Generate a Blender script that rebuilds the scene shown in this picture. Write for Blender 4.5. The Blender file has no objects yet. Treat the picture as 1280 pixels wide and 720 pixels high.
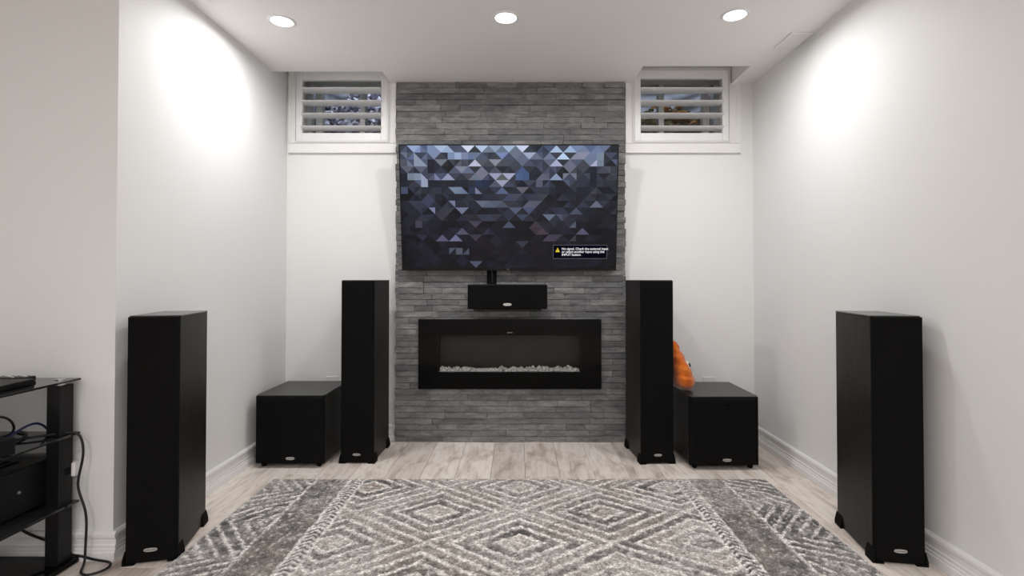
import bpy, bmesh, math, random
import numpy as np
from mathutils import Vector, Matrix
PI = math.pi
S = bpy.context.scene
C = S.collection
rnd = random.Random(7)

# ---------------------------------------------------------------- camera, world, exposure
cam_d = bpy.data.cameras.new('camera'); cam = bpy.data.objects.new('camera', cam_d); C.objects.link(cam)
cam_d.sensor_width = 36; cam_d.lens = 650 / 1280 * 36
cam_d.shift_x = -0.00625; cam_d.shift_y = -0.0161; cam_d.clip_start = 0.02
cam.location = (0, 0, 1.05)
cam.rotation_euler = (math.radians(90.85), 0, 0)
S.camera = cam
EXPOSURE = 0.27
LAMP = 7.0           # watts, front row of ceiling lights
LAMP_REAR = 11.0     # rows behind the viewer
S.view_settings.view_transform = 'Standard'
S.view_settings.look = 'None'
S.view_settings.gamma = 1
S.view_settings.use_curve_mapping = False
S.view_settings.exposure = EXPOSURE
world = bpy.data.worlds.new('World'); S.world = world; world.use_nodes = True
wn = world.node_tree.nodes['Background']
wn.inputs[0].default_value = (0.60, 0.64, 0.76, 1); wn.inputs[1].default_value = 2.0

# ---------------------------------------------------------------- material helpers
def srgb(r, g, b):
    f = lambda c: (c / 255 / 12.92) if c <= 10 else ((c / 255 + 0.055) / 1.055) ** 2.4
    return (f(r), f(g), f(b), 1)

class NT:
    def __init__(s, name, rough=0.6, spec=0.5, color=None, metal=0.0):
        s.m = bpy.data.materials.new(name); s.m.use_nodes = True
        s.n = s.m.node_tree.nodes; s.l = s.m.node_tree.links
        s.b = s.n['Principled BSDF']
        s.b.inputs['Roughness'].default_value = rough
        s.b.inputs['Specular IOR Level'].default_value = spec
        s.b.inputs['Metallic'].default_value = metal
        if color: s.b.inputs['Base Color'].default_value = color
    def add(s, t, **kw):
        n = s.n.new(t)
        for k, v in kw.items():
            if isinstance(k, str) and hasattr(n, k): setattr(n, k, v)
            else: n.inputs[k.replace('_', ' ')].default_value = v
        return n
    def coord(s, scale=(1, 1, 1), kind='Object', offset=None):
        t = s.n.new('ShaderNodeTexCoord'); mp = s.n.new('ShaderNodeMapping')
        mp.inputs['Scale'].default_value = scale
        s.l.new(t.outputs[kind], mp.inputs[0])
        if offset is not None: s.l.new(offset, mp.inputs['Location'])
        return mp.outputs[0]
    def noise(s, vec, scale, detail=4, rough=0.55, dist=0):
        n = s.n.new('ShaderNodeTexNoise'); s.l.new(vec, n.inputs['Vector'])
        n.inputs['Scale'].default_value = scale; n.inputs['Detail'].default_value = detail
        n.inputs['Roughness'].default_value = rough; n.inputs['Distortion'].default_value = dist
        return n.outputs['Fac']
    def ramp(s, fac, stops):
        n = s.n.new('ShaderNodeValToRGB'); s.l.new(fac, n.inputs[0])
        e = n.color_ramp.elements
        while len(e) < len(stops): e.new(0.5)
        for k, (p, c) in enumerate(stops): e[k].position = p; e[k].color = c
        return n.outputs[0]
    def mix(s, fac, a, b, mode='MIX'):
        n = s.n.new('ShaderNodeMix'); n.data_type = 'RGBA'; n.blend_type = mode
        for i, v in ((0, fac), (6, a), (7, b)):
            if isinstance(v, (int, float, tuple)): n.inputs[i].default_value = v
            else: s.l.new(v, n.inputs[i])
        return n.outputs[2]
    def math(s, op, a, b=0.0):
        n = s.n.new('ShaderNodeMath'); n.operation = op
        for i, v in ((0, a), (1, b)):
            if isinstance(v, (int, float)): n.inputs[i].default_value = v
            else: s.l.new(v, n.inputs[i])
        return n.outputs[0]
    def col(s, c): s.l.new(c, s.b.inputs['Base Color'])
    def bump(s, h, strength=0.3, dist=0.002):
        n = s.n.new('ShaderNodeBump'); n.inputs['Strength'].default_value = strength
        n.inputs['Distance'].default_value = dist
        s.l.new(h, n.inputs['Height']); s.l.new(n.outputs[0], s.b.inputs['Normal'])

def plain(name, c, rough=0.5, spec=0.5, metal=0.0, nscale=40, amt=0.06):
    """plain colour with faint procedural variation"""
    t = NT(name, rough, spec, None, metal)
    f = t.noise(t.coord(), nscale, 3)
    d = tuple(x * (1 - amt) for x in c[:3]) + (1,); u = tuple(min(1, x * (1 + amt)) for x in c[:3]) + (1,)
    t.col(t.ramp(f, [(0.3, d), (0.7, u)]))
    return t.m

# painted drywall
def paint(name, c, bs=0.08):
    t = NT(name, 0.62, 0.35)
    v = t.coord(); f = t.noise(v, 1.3, 3)
    t.col(t.ramp(f, [(0.3, tuple(x * 0.985 for x in c[:3]) + (1,)), (0.7, c)]))
    t.bump(t.noise(v, 260, 2), bs, 0.001)
    return t.m
M = {}
M['wall'] = paint('wall_paint', (0.83, 0.83, 0.825, 1))
M['ceiling'] = paint('ceiling_paint', (0.90, 0.88, 0.87, 1))
M['trim'] = plain('white_trim_paint', (0.86, 0.855, 0.85, 1), 0.35, 0.5, amt=0.01)
M['shutter'] = plain('shutter_paint', (0.85, 0.85, 0.85, 1), 0.35, 0.5, amt=0.01)
M['plastic_white'] = plain('white_plastic', (0.80, 0.79, 0.77, 1), 0.3, amt=0.02)
M['cloth_black'] = None
t = NT('grille_cloth', 0.9, 0.06)
v = t.coord((1, 1, 1)); w = t.noise(v, 900, 2)
t.col(t.ramp(w, [(0.3, (0.005, 0.005, 0.005, 1)), (0.7, (0.0085, 0.0083, 0.0082, 1))])); t.bump(w, 0.5, 0.0006); M['cloth_black'] = t.m
t = NT('black_ash_vinyl', 0.42, 0.28)
v = t.coord((14, 14, 0.9)); w = t.noise(v, 6, 6, 0.65, 1.2)
t.col(t.ramp(w, [(0.42, (0.006, 0.0055, 0.005, 1)), (0.52, (0.020, 0.019, 0.018, 1)), (0.62, (0.013, 0.0125, 0.012, 1))])); t.bump(w, 0.25, 0.001); M['ash'] = t.m
M['ash_top'] = plain('black_ash_top', (0.016, 0.016, 0.016, 1), 0.36, 0.7, nscale=25, amt=0.2)
M['tower_top'] = plain('satin_black_top', (0.03, 0.03, 0.03, 1), 0.22, 0.8, nscale=25, amt=0.1)
M['black_plastic'] = plain('black_plastic', (0.006, 0.006, 0.006, 1), 0.45, 0.2, nscale=60)
M['black_metal'] = plain('black_metal', (0.008, 0.008, 0.0085, 1), 0.38, 0.22, nscale=30)
M['rubber'] = plain('black_rubber', (0.005, 0.005, 0.005, 1), 0.8, 0.1)
M['cable'] = plain('cable_sheath', (0.009, 0.009, 0.009, 1), 0.5, 0.4)
M['cable_blue'] = plain('blue_cable_sheath', (0.02, 0.025, 0.09, 1), 0.5, 0.4)
M['silver'] = plain('badge_silver', (0.62, 0.61, 0.60, 1), 0.35, 0.5, 0.7)
M['chrome'] = plain('brushed_chrome', (0.7, 0.7, 0.7, 1), 0.18, 0.5, 1.0)
M['dark_glass'] = plain('smoked_glass', (0.018, 0.018, 0.019, 1), 0.06, 0.6, amt=0.02)
M['gloss_black'] = plain('gloss_black_glass', (0.0025, 0.0025, 0.0025, 1), 0.07, 0.10, amt=0.02)
M['firebox'] = plain('firebox_panel', (0.013, 0.008, 0.0055, 1), 0.5, 0.4, nscale=4, amt=0.25)
M['mortar'] = plain('mortar_bed', (0.03, 0.03, 0.03, 1), 0.9, 0.1)
M['grey_plastic'] = plain('grey_plastic', (0.22, 0.22, 0.22, 1), 0.4)
M['sash'] = plain('window_vinyl', (0.55, 0.56, 0.56, 1), 0.4)

# ledger stone, one tone for each piece
t = NT('split_slate', 0.72, 0.4)
oi = t.n.new('ShaderNodeObjectInfo'); at_ = t.add('ShaderNodeAttribute'); at_.attribute_name = 'tone'
v = t.coord((1, 1, 3.0)); a = t.noise(v, 9, 7, 0.6, 0.8); b = t.noise(v, 55, 5, 0.65)
tone = t.math('FRACT', t.math('ADD', oi.outputs['Random'], at_.outputs['Fac']))
c1 = t.ramp(tone, [(0.0, (0.135, 0.138, 0.142, 1)), (0.45, (0.175, 0.178, 0.182, 1)), (0.85, (0.215, 0.215, 0.216, 1)), (1.0, (0.24, 0.235, 0.23, 1))])
c2 = t.ramp(a, [(0.28, (0.60, 0.60, 0.61, 1)), (0.5, (0.95, 0.95, 0.95, 1)), (0.72, (1.45, 1.42, 1.38, 1))])
c3 = t.ramp(b, [(0.3, (0.75, 0.75, 0.75, 1)), (0.7, (1.2, 1.2, 1.2, 1))])
t.col(t.mix(1.0, t.mix(1.0, c1, c2, 'MULTIPLY'), c3, 'MULTIPLY')); t.bump(t.math('ADD', a, t.math('MULTIPLY', b, 0.5)), 0.8, 0.006)
M['stone'] = t.m

# floor planks
t = NT('greige_laminate', 0.42, 0.45)
oi = t.n.new('ShaderNodeObjectInfo')
off = t.n.new('ShaderNodeCombineXYZ'); t.l.new(t.math('MULTIPLY', oi.outputs['Random'], 37.0), off.inputs[0]); t.l.new(t.math('MULTIPLY', oi.outputs['Random'], 91.0), off.inputs[1])
v = t.coord((1, 1, 1), offset=off.outputs[0])
vs = t.coord((9, 1.1, 1), offset=off.outputs[0])
g = t.noise(vs, 4.5, 8, 0.62, 0.9); fine = t.noise(t.coord((60, 2.2, 1), offset=off.outputs[0]), 5, 4, 0.6)
blot = t.noise(t.coord((3.2, 1.3, 1), offset=off.outputs[0]), 2.6, 4, 0.6, 0.6)
base = t.ramp(oi.outputs['Random'], [(0.0, srgb(216, 207, 200)), (0.5, srgb(230, 221, 214)), (1.0, srgb(242, 234, 227))])
c = t.mix(1.0, base, t.ramp(g, [(0.3, (0.72, 0.69, 0.66, 1)), (0.5, (0.97, 0.96, 0.95, 1)), (0.75, (1.06, 1.06, 1.06, 1))]), 'MULTIPLY')
c = t.mix(1.0, c, t.ramp(fine, [(0.3, (0.90, 0.89, 0.88, 1)), (0.7, (1.05, 1.05, 1.05, 1))]), 'MULTIPLY')
c = t.mix(1.0, c, t.ramp(blot, [(0.30, (0.62, 0.57, 0.53, 1)), (0.40, (0.86, 0.83, 0.81, 1)), (0.5, (1.05, 1.05, 1.05, 1))]), 'MULTIPLY')
vo = t.n.new('ShaderNodeTexVoronoi'); t.l.new(t.coord((3.6, 1.9, 1), offset=off.outputs[0]), vo.inputs['Vector']); vo.inputs['Scale'].default_value = 1.5
kn = t.math('ADD', vo.outputs['Distance'], t.math('MULTIPLY', t.noise(v, 40, 3), 0.06))
c = t.mix(1.0, c, t.ramp(kn, [(0.05, (0.28, 0.24, 0.21, 1)), (0.09, (0.62, 0.58, 0.55, 1)), (0.22, (0.93, 0.92, 0.91, 1)), (0.3, (1, 1, 1, 1))]), 'MULTIPLY')
t.col(c); t.bump(g, 0.12, 0.001); M['plank'] = t.m
M['floor_base'] = plain('floor_underlay', (0.06, 0.05, 0.045, 1), 0.9)

# rug: colour laid out per vertex (woven colours), speckle from nodes
t = NT('woven_rug', 0.95, 0.1)
at_ = t.add('ShaderNodeAttribute'); at_.attribute_name = 'weave'
v = t.coord(); s1 = t.noise(v, 160, 3, 0.7); s2 = t.noise(v, 60, 3, 0.7)
c = t.mix(1.0, at_.outputs['Color'], t.ramp(s1, [(0.32, (0.50, 0.50, 0.50, 1)), (0.5, (1, 1, 1, 1)), (0.68, (1.5, 1.5, 1.5, 1))]), 'MULTIPLY')
c = t.mix(1.0, c, t.ramp(s2, [(0.34, (0.62, 0.62, 0.62, 1)), (0.5, (1, 1, 1, 1)), (0.66, (1.30, 1.29, 1.28, 1))]), 'MULTIPLY')
t.col(c); t.bump(s1, 0.8, 0.004); M['rug'] = t.m

# plush
t = NT('orange_plush', 0.9, 0.15)
v = t.coord(); a = t.noise(v, 14, 4); b = t.noise(v, 220, 3)
t.col(t.ramp(a, [(0.3, srgb(176, 80, 18)), (0.55, srgb(206, 104, 30)), (0.75, srgb(222, 128, 52))]))
t.bump(b, 0.7, 0.003); t.b.inputs['Sheen Weight'].default_value = 0.4; M['plush'] = t.m
M['eye_white'] = plain('white_felt', (0.75, 0.75, 0.73, 1), 0.7); M['eye_black'] = plain('black_felt', (0.01, 0.01, 0.012, 1), 0.6)

def emis(name, c, st):
    m = bpy.data.materials.new(name); m.use_nodes = True; n = m.node_tree.nodes; n.clear()
    e = n.new('ShaderNodeEmission'); e.inputs[0].default_value = c; e.inputs[1].default_value = st
    o = n.new('ShaderNodeOutputMaterial'); m.node_tree.links.new(e.outputs[0], o.inputs[0]); return m
M['lamp'] = emis('led_diffuser', (1.0, 0.985, 0.965, 1), 6.0)
K = 2 ** (-EXPOSURE)
M['txt'] = emis('screen_text', (0.85, 0.85, 0.88, 1), 1.0 * K); M['warn'] = emis('screen_warning', srgb(230, 205, 60), 1.0 * K)
M['msg_bg'] = emis('screen_message_fill', srgb(9, 9, 20), 1.0 * K); M['msg_line'] = emis('screen_message_outline', srgb(105, 103, 112), 1.0 * K)
# clear glass: fresnel mix of transparent and glossy
def glass(name, tint=(1, 1, 1, 1), ior=1.45):
    m = bpy.data.materials.new(name); m.use_nodes = True; n = m.node_tree.nodes; l = m.node_tree.links; n.clear()
    f = n.new('ShaderNodeFresnel'); f.inputs[0].default_value = ior
    a = n.new('ShaderNodeBsdfTransparent'); a.inputs[0].default_value = tint
    g = n.new('ShaderNodeBsdfGlossy'); g.inputs['Roughness'].default_value = 0.02
    x = n.new('ShaderNodeMixShader'); o = n.new('ShaderNodeOutputMaterial')
    l.new(f.outputs[0], x.inputs[0]); l.new(a.outputs[0], x.inputs[1]); l.new(g.outputs[0], x.inputs[2]); l.new(x.outputs[0], o.inputs[0]); return m
M['glass'] = glass('clear_glass', (0.93, 0.95, 0.95, 1)); M['fire_glass'] = glass('fire_glass', (0.97, 0.97, 0.96, 1), 1.14)
# screen
m = bpy.data.materials.new('lit_screen'); m.use_nodes = True; n = m.node_tree.nodes; l = m.node_tree.links
p = n['Principled BSDF']; p.inputs['Base Color'].default_value = (0.004, 0.004, 0.005, 1); p.inputs['Roughness'].default_value = 0.16; p.inputs['Specular IOR Level'].default_value = 0.12
a = n.new('ShaderNodeAttribute'); a.attribute_name = 'pixel'; l.new(a.outputs['Color'], p.inputs['Emission Color']); p.inputs['Emission Strength'].default_value = 1.0 * K
M['screen'] = m

# ---------------------------------------------------------------- object helpers
def thing(name, label, cat, loc=(0, 0, 0), rz=0, group=None, kind=None):
    o = bpy.data.objects.new(name, None); C.objects.link(o); o.location = loc; o.rotation_euler = (0, 0, rz)
    o.empty_display_size = 0.1
    return tag(o, label, cat, group, kind)
def tag(o, label=None, cat=None, group=None, kind=None):
    if label: o['label'] = label
    if cat: o['category'] = cat
    if group: o['group'] = group
    if kind: o['kind'] = kind
    return o
def link(name, me, parent=None):
    o = bpy.data.objects.new(name, me); C.objects.link(o)
    if parent: o.parent = parent
    return o
def obj(name, bm, mats, parent=None, smooth=False):
    me = bpy.data.meshes.new(name); bmesh.ops.recalc_face_normals(bm, faces=bm.faces[:]); bm.to_mesh(me); bm.free()
    for m in (mats if isinstance(mats, (list, tuple)) else [mats]): me.materials.append(m)
    if smooth:
        for f in me.polygons: f.use_smooth = True
    return link(name, me, parent)
def box(bm, x0, x1, y0, y1, z0, z1, bevel=0, seg=1, mi=0, edges=None):
    vs = [bm.verts.new(c) for c in ((x0, y0, z0), (x1, y0, z0), (x1, y1, z0), (x0, y1, z0), (x0, y0, z1), (x1, y0, z1), (x1, y1, z1), (x0, y1, z1))]
    fs = [bm.faces.new([vs[i] for i in q]) for q in ((0, 3, 2, 1), (4, 5, 6, 7), (0, 1, 5, 4), (1, 2, 6, 5), (2, 3, 7, 6), (3, 0, 4, 7))]
    for f in fs: f.material_index = mi
    if bevel:
        es = {e for f in fs for e in f.edges}
        if edges: es = {e for e in es if edges(e)}
        bmesh.ops.bevel(bm, geom=list(es), offset=bevel, segments=seg, affect='EDGES', profile=0.5)
    return vs
def B(*a, **k):
    bm = bmesh.new(); box(bm, *a, **k); return bm
def boxes(lst, bevel=0):
    bm = bmesh.new()
    for a in lst: box(bm, *a, bevel=bevel)
    return bm
def extrude(bm, prof, axis, a, b, close=True):
    """extrude closed 2-D profile along axis; prof given in the two other axes in order"""
    def P(p, t):
        return {'x': (t, p[0], p[1]), 'y': (p[0], t, p[1]), 'z': (p[0], p[1], t)}[axis]
    A = [bm.verts.new(P(p, a)) for p in prof]; Bv = [bm.verts.new(P(p, b)) for p in prof]
    n = len(prof)
    for i in range(n): bm.faces.new((A[i], A[(i + 1) % n], Bv[(i + 1) % n], Bv[i]))
    if close: bm.faces.new(A); bm.faces.new(Bv[::-1])
def cyl(bm, c, r, h, seg=24, axis='z', r2=None):
    mat = Matrix.Translation(c)
    if axis == 'y': mat = mat @ Matrix.Rotation(PI / 2, 4, 'X')
    if axis == 'x': mat = mat @ Matrix.Rotation(PI / 2, 4, 'Y')
    bmesh.ops.create_cone(bm, cap_ends=True, segments=seg, radius1=r, radius2=r if r2 is None else r2, depth=h, matrix=mat)
def tube(name, pts, r, mat, parent=None, res=6):
    cu = bpy.data.curves.new(name, 'CURVE'); cu.dimensions = '3D'; cu.bevel_depth = r; cu.bevel_resolution = 2; cu.resolution_u = res
    cu.use_fill_caps = True
    sp = cu.splines.new('NURBS'); sp.points.add(len(pts) - 1)
    for q, p in zip(sp.points, pts): q.co = (*p, 1)
    sp.use_endpoint_u = True; sp.order_u = 4
    tmp = bpy.data.objects.new('tmp', cu); C.objects.link(tmp)
    dg = bpy.context.evaluated_depsgraph_get(); me = bpy.data.meshes.new_from_object(tmp.evaluated_get(dg))
    bpy.data.objects.remove(tmp); me.name = name; me.materials.clear(); me.materials.append(mat)
    for f in me.polygons: f.use_smooth = True
    return link(name, me, parent)
def text(name, body, size, mat, parent, loc, rot, align='LEFT', extrude_=0.0002, space=1.0, bold=0.0):
    cu = bpy.data.curves.new(name, 'FONT'); cu.body = body; cu.size = size; cu.align_x = align; cu.extrude = extrude_; cu.space_line = space; cu.offset = bold
    tmp = bpy.data.objects.new('tmp', cu); C.objects.link(tmp)
    dg = bpy.context.evaluated_depsgraph_get(); me = bpy.data.meshes.new_from_object(tmp.evaluated_get(dg))
    bpy.data.objects.remove(tmp); me.materials.clear(); me.materials.append(mat); me.name = name
    o = link(name, me, parent); o.location = loc; o.rotation_euler = rot; return o
def copy_tree(o, parent=None):
    c = o.copy(); C.objects.link(c)
    if parent: c.parent = parent
    for ch in [x for x in C.objects if x.parent == o]: copy_tree(ch, c)
    return c
def sheet_with_holes(axis, xs, zs, holes, y0, y1):
    """grid of slab cells leaving holes out; axis 'y' = wall (x,z), 'z' = ceiling (x,y)"""
    X = sorted(set([xs[0], xs[1]] + [h[0] for h in holes] + [h[1] for h in holes])); Z = sorted(set([zs[0], zs[1]] + [h[2] for h in holes] + [h[3] for h in holes]))
    bm = bmesh.new(); idx = {}
    solid = lambda i, j: 0 <= i < len(X) - 1 and 0 <= j < len(Z) - 1 and not any(h[0] <= (X[i] + X[i + 1]) / 2 <= h[1] and h[2] <= (Z[j] + Z[j + 1]) / 2 <= h[3] for h in holes)
    def V(i, j, k):
        if (i, j, k) not in idx:
            t_ = (y0, y1)[k]
            idx[i, j, k] = bm.verts.new((X[i], t_, Z[j]) if axis == 'y' else (X[i], Z[j], t_))
        return idx[i, j, k]
    for i in range(len(X) - 1):
        for j in range(len(Z) - 1):
            if not solid(i, j): continue
            for k in (0, 1): bm.faces.new([V(i, j, k), V(i + 1, j, k), V(i + 1, j + 1, k), V(i, j + 1, k)])
            for di, dj, a_, b_ in ((-1, 0, (i, j), (i, j + 1)), (1, 0, (i + 1, j), (i + 1, j + 1)), (0, -1, (i, j), (i + 1, j)), (0, 1, (i, j + 1), (i + 1, j + 1))):
                if not solid(i + di, j + dj): bm.faces.new([V(*a_, 0), V(*b_, 0), V(*b_, 1), V(*a_, 1)])
    return bm

# ---------------------------------------------------------------- room constants (metres; x right, y into the picture)
XL, XR, YB, H = -1.522, 1.543, 3.41, 2.335
YC = 1.967          # where the left wall ends and the alcove wall turns left
XFL, YF = -3.3, -3.2
W1 = (-1.464, -0.85, 1.947, 2.42); W2 = (0.752, 1.385, 1.947, 2.43)     # window openings x0,x1,z0,z1
R1 = (XL - 0.06, -0.842, 3.20, YB); R2 = (0.752, 1.40, 3.117, YB)            # ceiling recesses x0,x1,y0,y1
ZR = 2.455
T = 0.26

# walls
tag(obj('wall_back', sheet_with_holes('y', (XL - 0.12, XR + 0.12), (-0.02, 2.62), [W1, W2, (-0.545, 0.43, 0.43, 0.715)], YB, YB + T), M['wall']), 'pale grey end wall with the stone chimney strip and two small high windows', 'wall', kind='structure')
tag(obj('wall_left', B(XL - 0.12, XL, YC + 0.12, YB, -0.02, 2.62), M['wall']), 'pale grey side wall on the left running back behind the left speakers', 'wall', kind='structure')
tag(obj('wall_alcove', B(XFL - 0.12, XL, YC, YC + 0.12, -0.02, 2.62), M['wall']), 'grey wall at far left facing the viewer behind the glass media stand', 'wall', kind='structure')
tag(obj('wall_right', B(XR, XR + 0.12, YF, YB, -0.02, 2.62), M['wall']), 'pale grey side wall on the right running forward past the right speakers', 'wall', kind='structure')
tag(obj('wall_far_left', B(XFL - 0.12, XFL, YF, YC, -0.02, 2.62), M['wall']), 'grey wall closing the room on the left, outside the picture', 'wall', kind='structure')
tag(obj('wall_rear', B(XFL - 0.12, XR + 0.12, YF - 0.12, YF, -0.02, 2.62), M['wall']), 'grey wall behind the viewer', 'wall', kind='structure')
ce = tag(obj('ceiling', sheet_with_holes('z', (XFL - 0.1, XR + 0.1), (YF - 0.1, YB), [R1, R2], H, 2.62), M['ceiling']), 'smooth off-white ceiling with round lights and cut-outs above the windows', 'ceiling', kind='structure')
for r in (R1, R2):
    obj('recess_top', B(r[0], r[1], r[2], r[3], ZR, ZR + 0.1), M['ceiling'], ce)

# floor: underlay slab + planks
fl = tag(obj('floor', B(XFL - 0.1, XR + 0.1, YF - 0.1, YB + 0.05, -0.06, -0.010), M['floor_base']), 'greige wood-look plank floor with knots running towards the stone wall', 'floor', kind='structure')
pw, plen = 0.186, 1.28
pm = {}
def plank_mesh(w, L):
    k = (round(w, 3), round(L, 3))
    if k not in pm:
        bm = bmesh.new(); box(bm, 0.0008, w - 0.0008, 0.0008, L - 0.0008, -0.010, 0.0, bevel=0.0009, edges=lambda e: all(v.co.z > -0.001 for v in e.verts))
        me = bpy.data.meshes.new('plank'); bmesh.ops.recalc_face_normals(bm, faces=bm.faces[:]); bm.to_mesh(me); bm.free(); me.materials.append(M['plank']); pm[k] = me
    return pm[k]
x = XR - pw * 26.1
k = 0
while x < XR:
    w = min(pw, XR - x)
    yend = YB if x + w > XL else YC
    y = YF - (0.15 + 0.37 * k) % plen
    while y < yend:
        a, b = max(y, YF), min(y + plen, yend)
        if b - a > 0.02:
            o = link('plank', plank_mesh(w, b - a), fl); o.location = (x, a, 0)
        y += plen
    x += w; k += 1

# baseboards
BP = [(0, 0), (0.017, 0), (0.017, 0.030), (0.013, 0.034), (0.0135, 0.041), (0.010, 0.045), (0.0115, 0.056), (0.0085, 0.061), (0.0085, 0.078), (0.013, 0.086), (0.014, 0.097), (0.008, 0.106), (0, 0.107)]
def baseboard(name, label, side, lo, hi):
    bm = bmesh.new()
    if side == 'left': prof = [(XL + p[0], p[1]) for p in BP]; extrude(bm, prof, 'y', lo, hi)
    if side == 'right': prof = [(XR - p[0], p[1]) for p in BP]; extrude(bm, prof, 'y', lo, hi)
    if side == 'back': prof = [(YB - p[0], p[1]) for p in BP]; extrude(bm, prof, 'x', lo, hi)
    if side == 'alcove': prof = [(YC - p[0], p[1]) for p in BP]; extrude(bm, prof, 'x', lo, hi)
    return tag(obj(name, bm, M['trim']), label, 'baseboard', kind='structure')
baseboard('baseboard_left', 'white grooved baseboard along the left side wall', 'left', YC, YB)
baseboard('baseboard_right', 'white grooved baseboard along the right side wall', 'right', YF, YB)
baseboard('baseboard_back_left', 'short white baseboard on the end wall left of the stone', 'back', XL + 0.017, -0.80)
baseboard('baseboard_back_right', 'short white baseboard on the end wall right of the stone', 'back', 0.70, XR - 0.017)
baseboard('baseboard_alcove', 'white grooved baseboard behind the glass media stand', 'alcove', XFL, XL + 0.017)

# ---------------------------------------------------------------- stone strip
SX0, SX1, SY = -0.795, 0.693, 3.368
FP = (-0.642, 0.532, 0.346, 0.793)     # fireplace outline
TVZ = (-0.68, 0.56, 1.17, 1.82)
st = thing('wall_center', 'strip of dark grey split-face ledger stone from floor to ceiling behind the television', 'wall', ((SX0 + SX1) / 2, YB, 0), kind='structure')
cx, cy = (SX0 + SX1) / 2, YB
bm = sheet_with_holes('y', (SX0 + 0.012, SX1 - 0.012), (0.0, H), [(-0.56, 0.45, 0.42, 0.725)], 3.386, YB)
bmesh.ops.translate(bm, vec=(-cx, -cy, 0), verts=bm.verts[:]); obj('mortar_bed', bm, M['mortar'], st)
NR = 61; rh = H / NR
filler = bmesh.new(); tone_l = filler.verts.layers.float.new('tone')
def stone_bm(bm, x0, x1, z0, z1, yf, lay=None, tv=0):
    n = 3 if x1 - x0 > 0.12 else 2
    g = 0.0009
    x0 += g; x1 -= g; z0 += g; z1 -= g
    ft, fb, bt, bb = [], [], [], []
    for i in range(n + 1):
        xx = x0 + (x1 - x0) * i / n + (rnd.uniform(-0.01, 0.01) if 0 < i < n else 0)
        ft.append(bm.verts.new((xx, yf + rnd.uniform(-0.003, 0.003), z1 - rnd.uniform(0, 0.0008)))); fb.append(bm.verts.new((xx, yf + rnd.uniform(-0.003, 0.003), z0 + rnd.uniform(0, 0.0006))))
        bt.append(bm.verts.new((xx, 3.387, z1))); bb.append(bm.verts.new((xx, 3.387, z0)))
    for i in range(n):
        bm.faces.new((fb[i], fb[i + 1], ft[i + 1], ft[i])); bm.faces.new((ft[i], ft[i + 1], bt[i + 1], bt[i])); bm.faces.new((fb[i + 1], fb[i], bb[i], bb[i + 1])); bm.faces.new((bb[i + 1], bb[i], bt[i], bt[i + 1]))
    bm.faces.new((fb[0], ft[0], bt[0], bb[0])); bm.faces.new((ft[n], fb[n], bb[n], bt[n]))
    vs = ft + fb + bt + bb
    if lay is not None:
        for v_ in vs: v_[lay] = tv
    bmesh.ops.translate(bm, vec=(-cx, -cy, 0), verts=vs)
nst = 0
for r in range(NR):
    z0, z1 = r * rh, (r + 1) * rh
    zc = (z0 + z1) / 2
    rz0, rz1 = z0, z1
    segs = [(SX0, SX1, z0, z1)]
    if z1 > FP[2] + 0.008 and z0 < FP[3] - 0.008:
        segs = [(SX0, FP[0] + 0.015, z0, z1), (FP[1] - 0.015, SX1, z0, z1)]
        if z1 > FP[3] + 0.004: segs.append((FP[0] + 0.015, FP[1] - 0.015, FP[3] - 0.008, z1))
        if z0 < FP[2] - 0.004: segs.append((FP[0] + 0.015, FP[1] - 0.015, z0, FP[2] + 0.008))
    for (a, b, z0, z1) in segs:
        a += rnd.uniform(-0.006, 0.004) if a == SX0 else 0; b += rnd.uniform(-0.004, 0.006) if b == SX1 else 0
        x = a
        first = True
        while x < b - 1e-6:
            L = rnd.choice((0.13, 0.18, 0.22, 0.26, 0.30, 0.34)) * rnd.uniform(0.9, 1.1)
            if b - a < 0.3: L = rnd.choice((0.17, 0.2, 0.09))
            if TVZ[2] < z0 and z1 < TVZ[3] and first: L = rnd.uniform(0.12, 0.2)
            e = x + L
            if b - e < 0.07: e = b
            yf = SY + rnd.uniform(-0.004, 0.004)
            if TVZ[0] < x and e < TVZ[1] and TVZ[2] < z0 and z1 < TVZ[3]:
                stone_bm(filler, x, e, z0, z1, yf, tone_l, rnd.random())
            else:
                bm = bmesh.new(); stone_bm(bm, x, e, z0, z1, yf); obj('stone', bm, M['stone'], st); nst += 1
            x = e; first = False
o = obj('stone_courses', filler, M['stone'], st); o['kind'] = 'stuff'
print('stones', nst)

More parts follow.
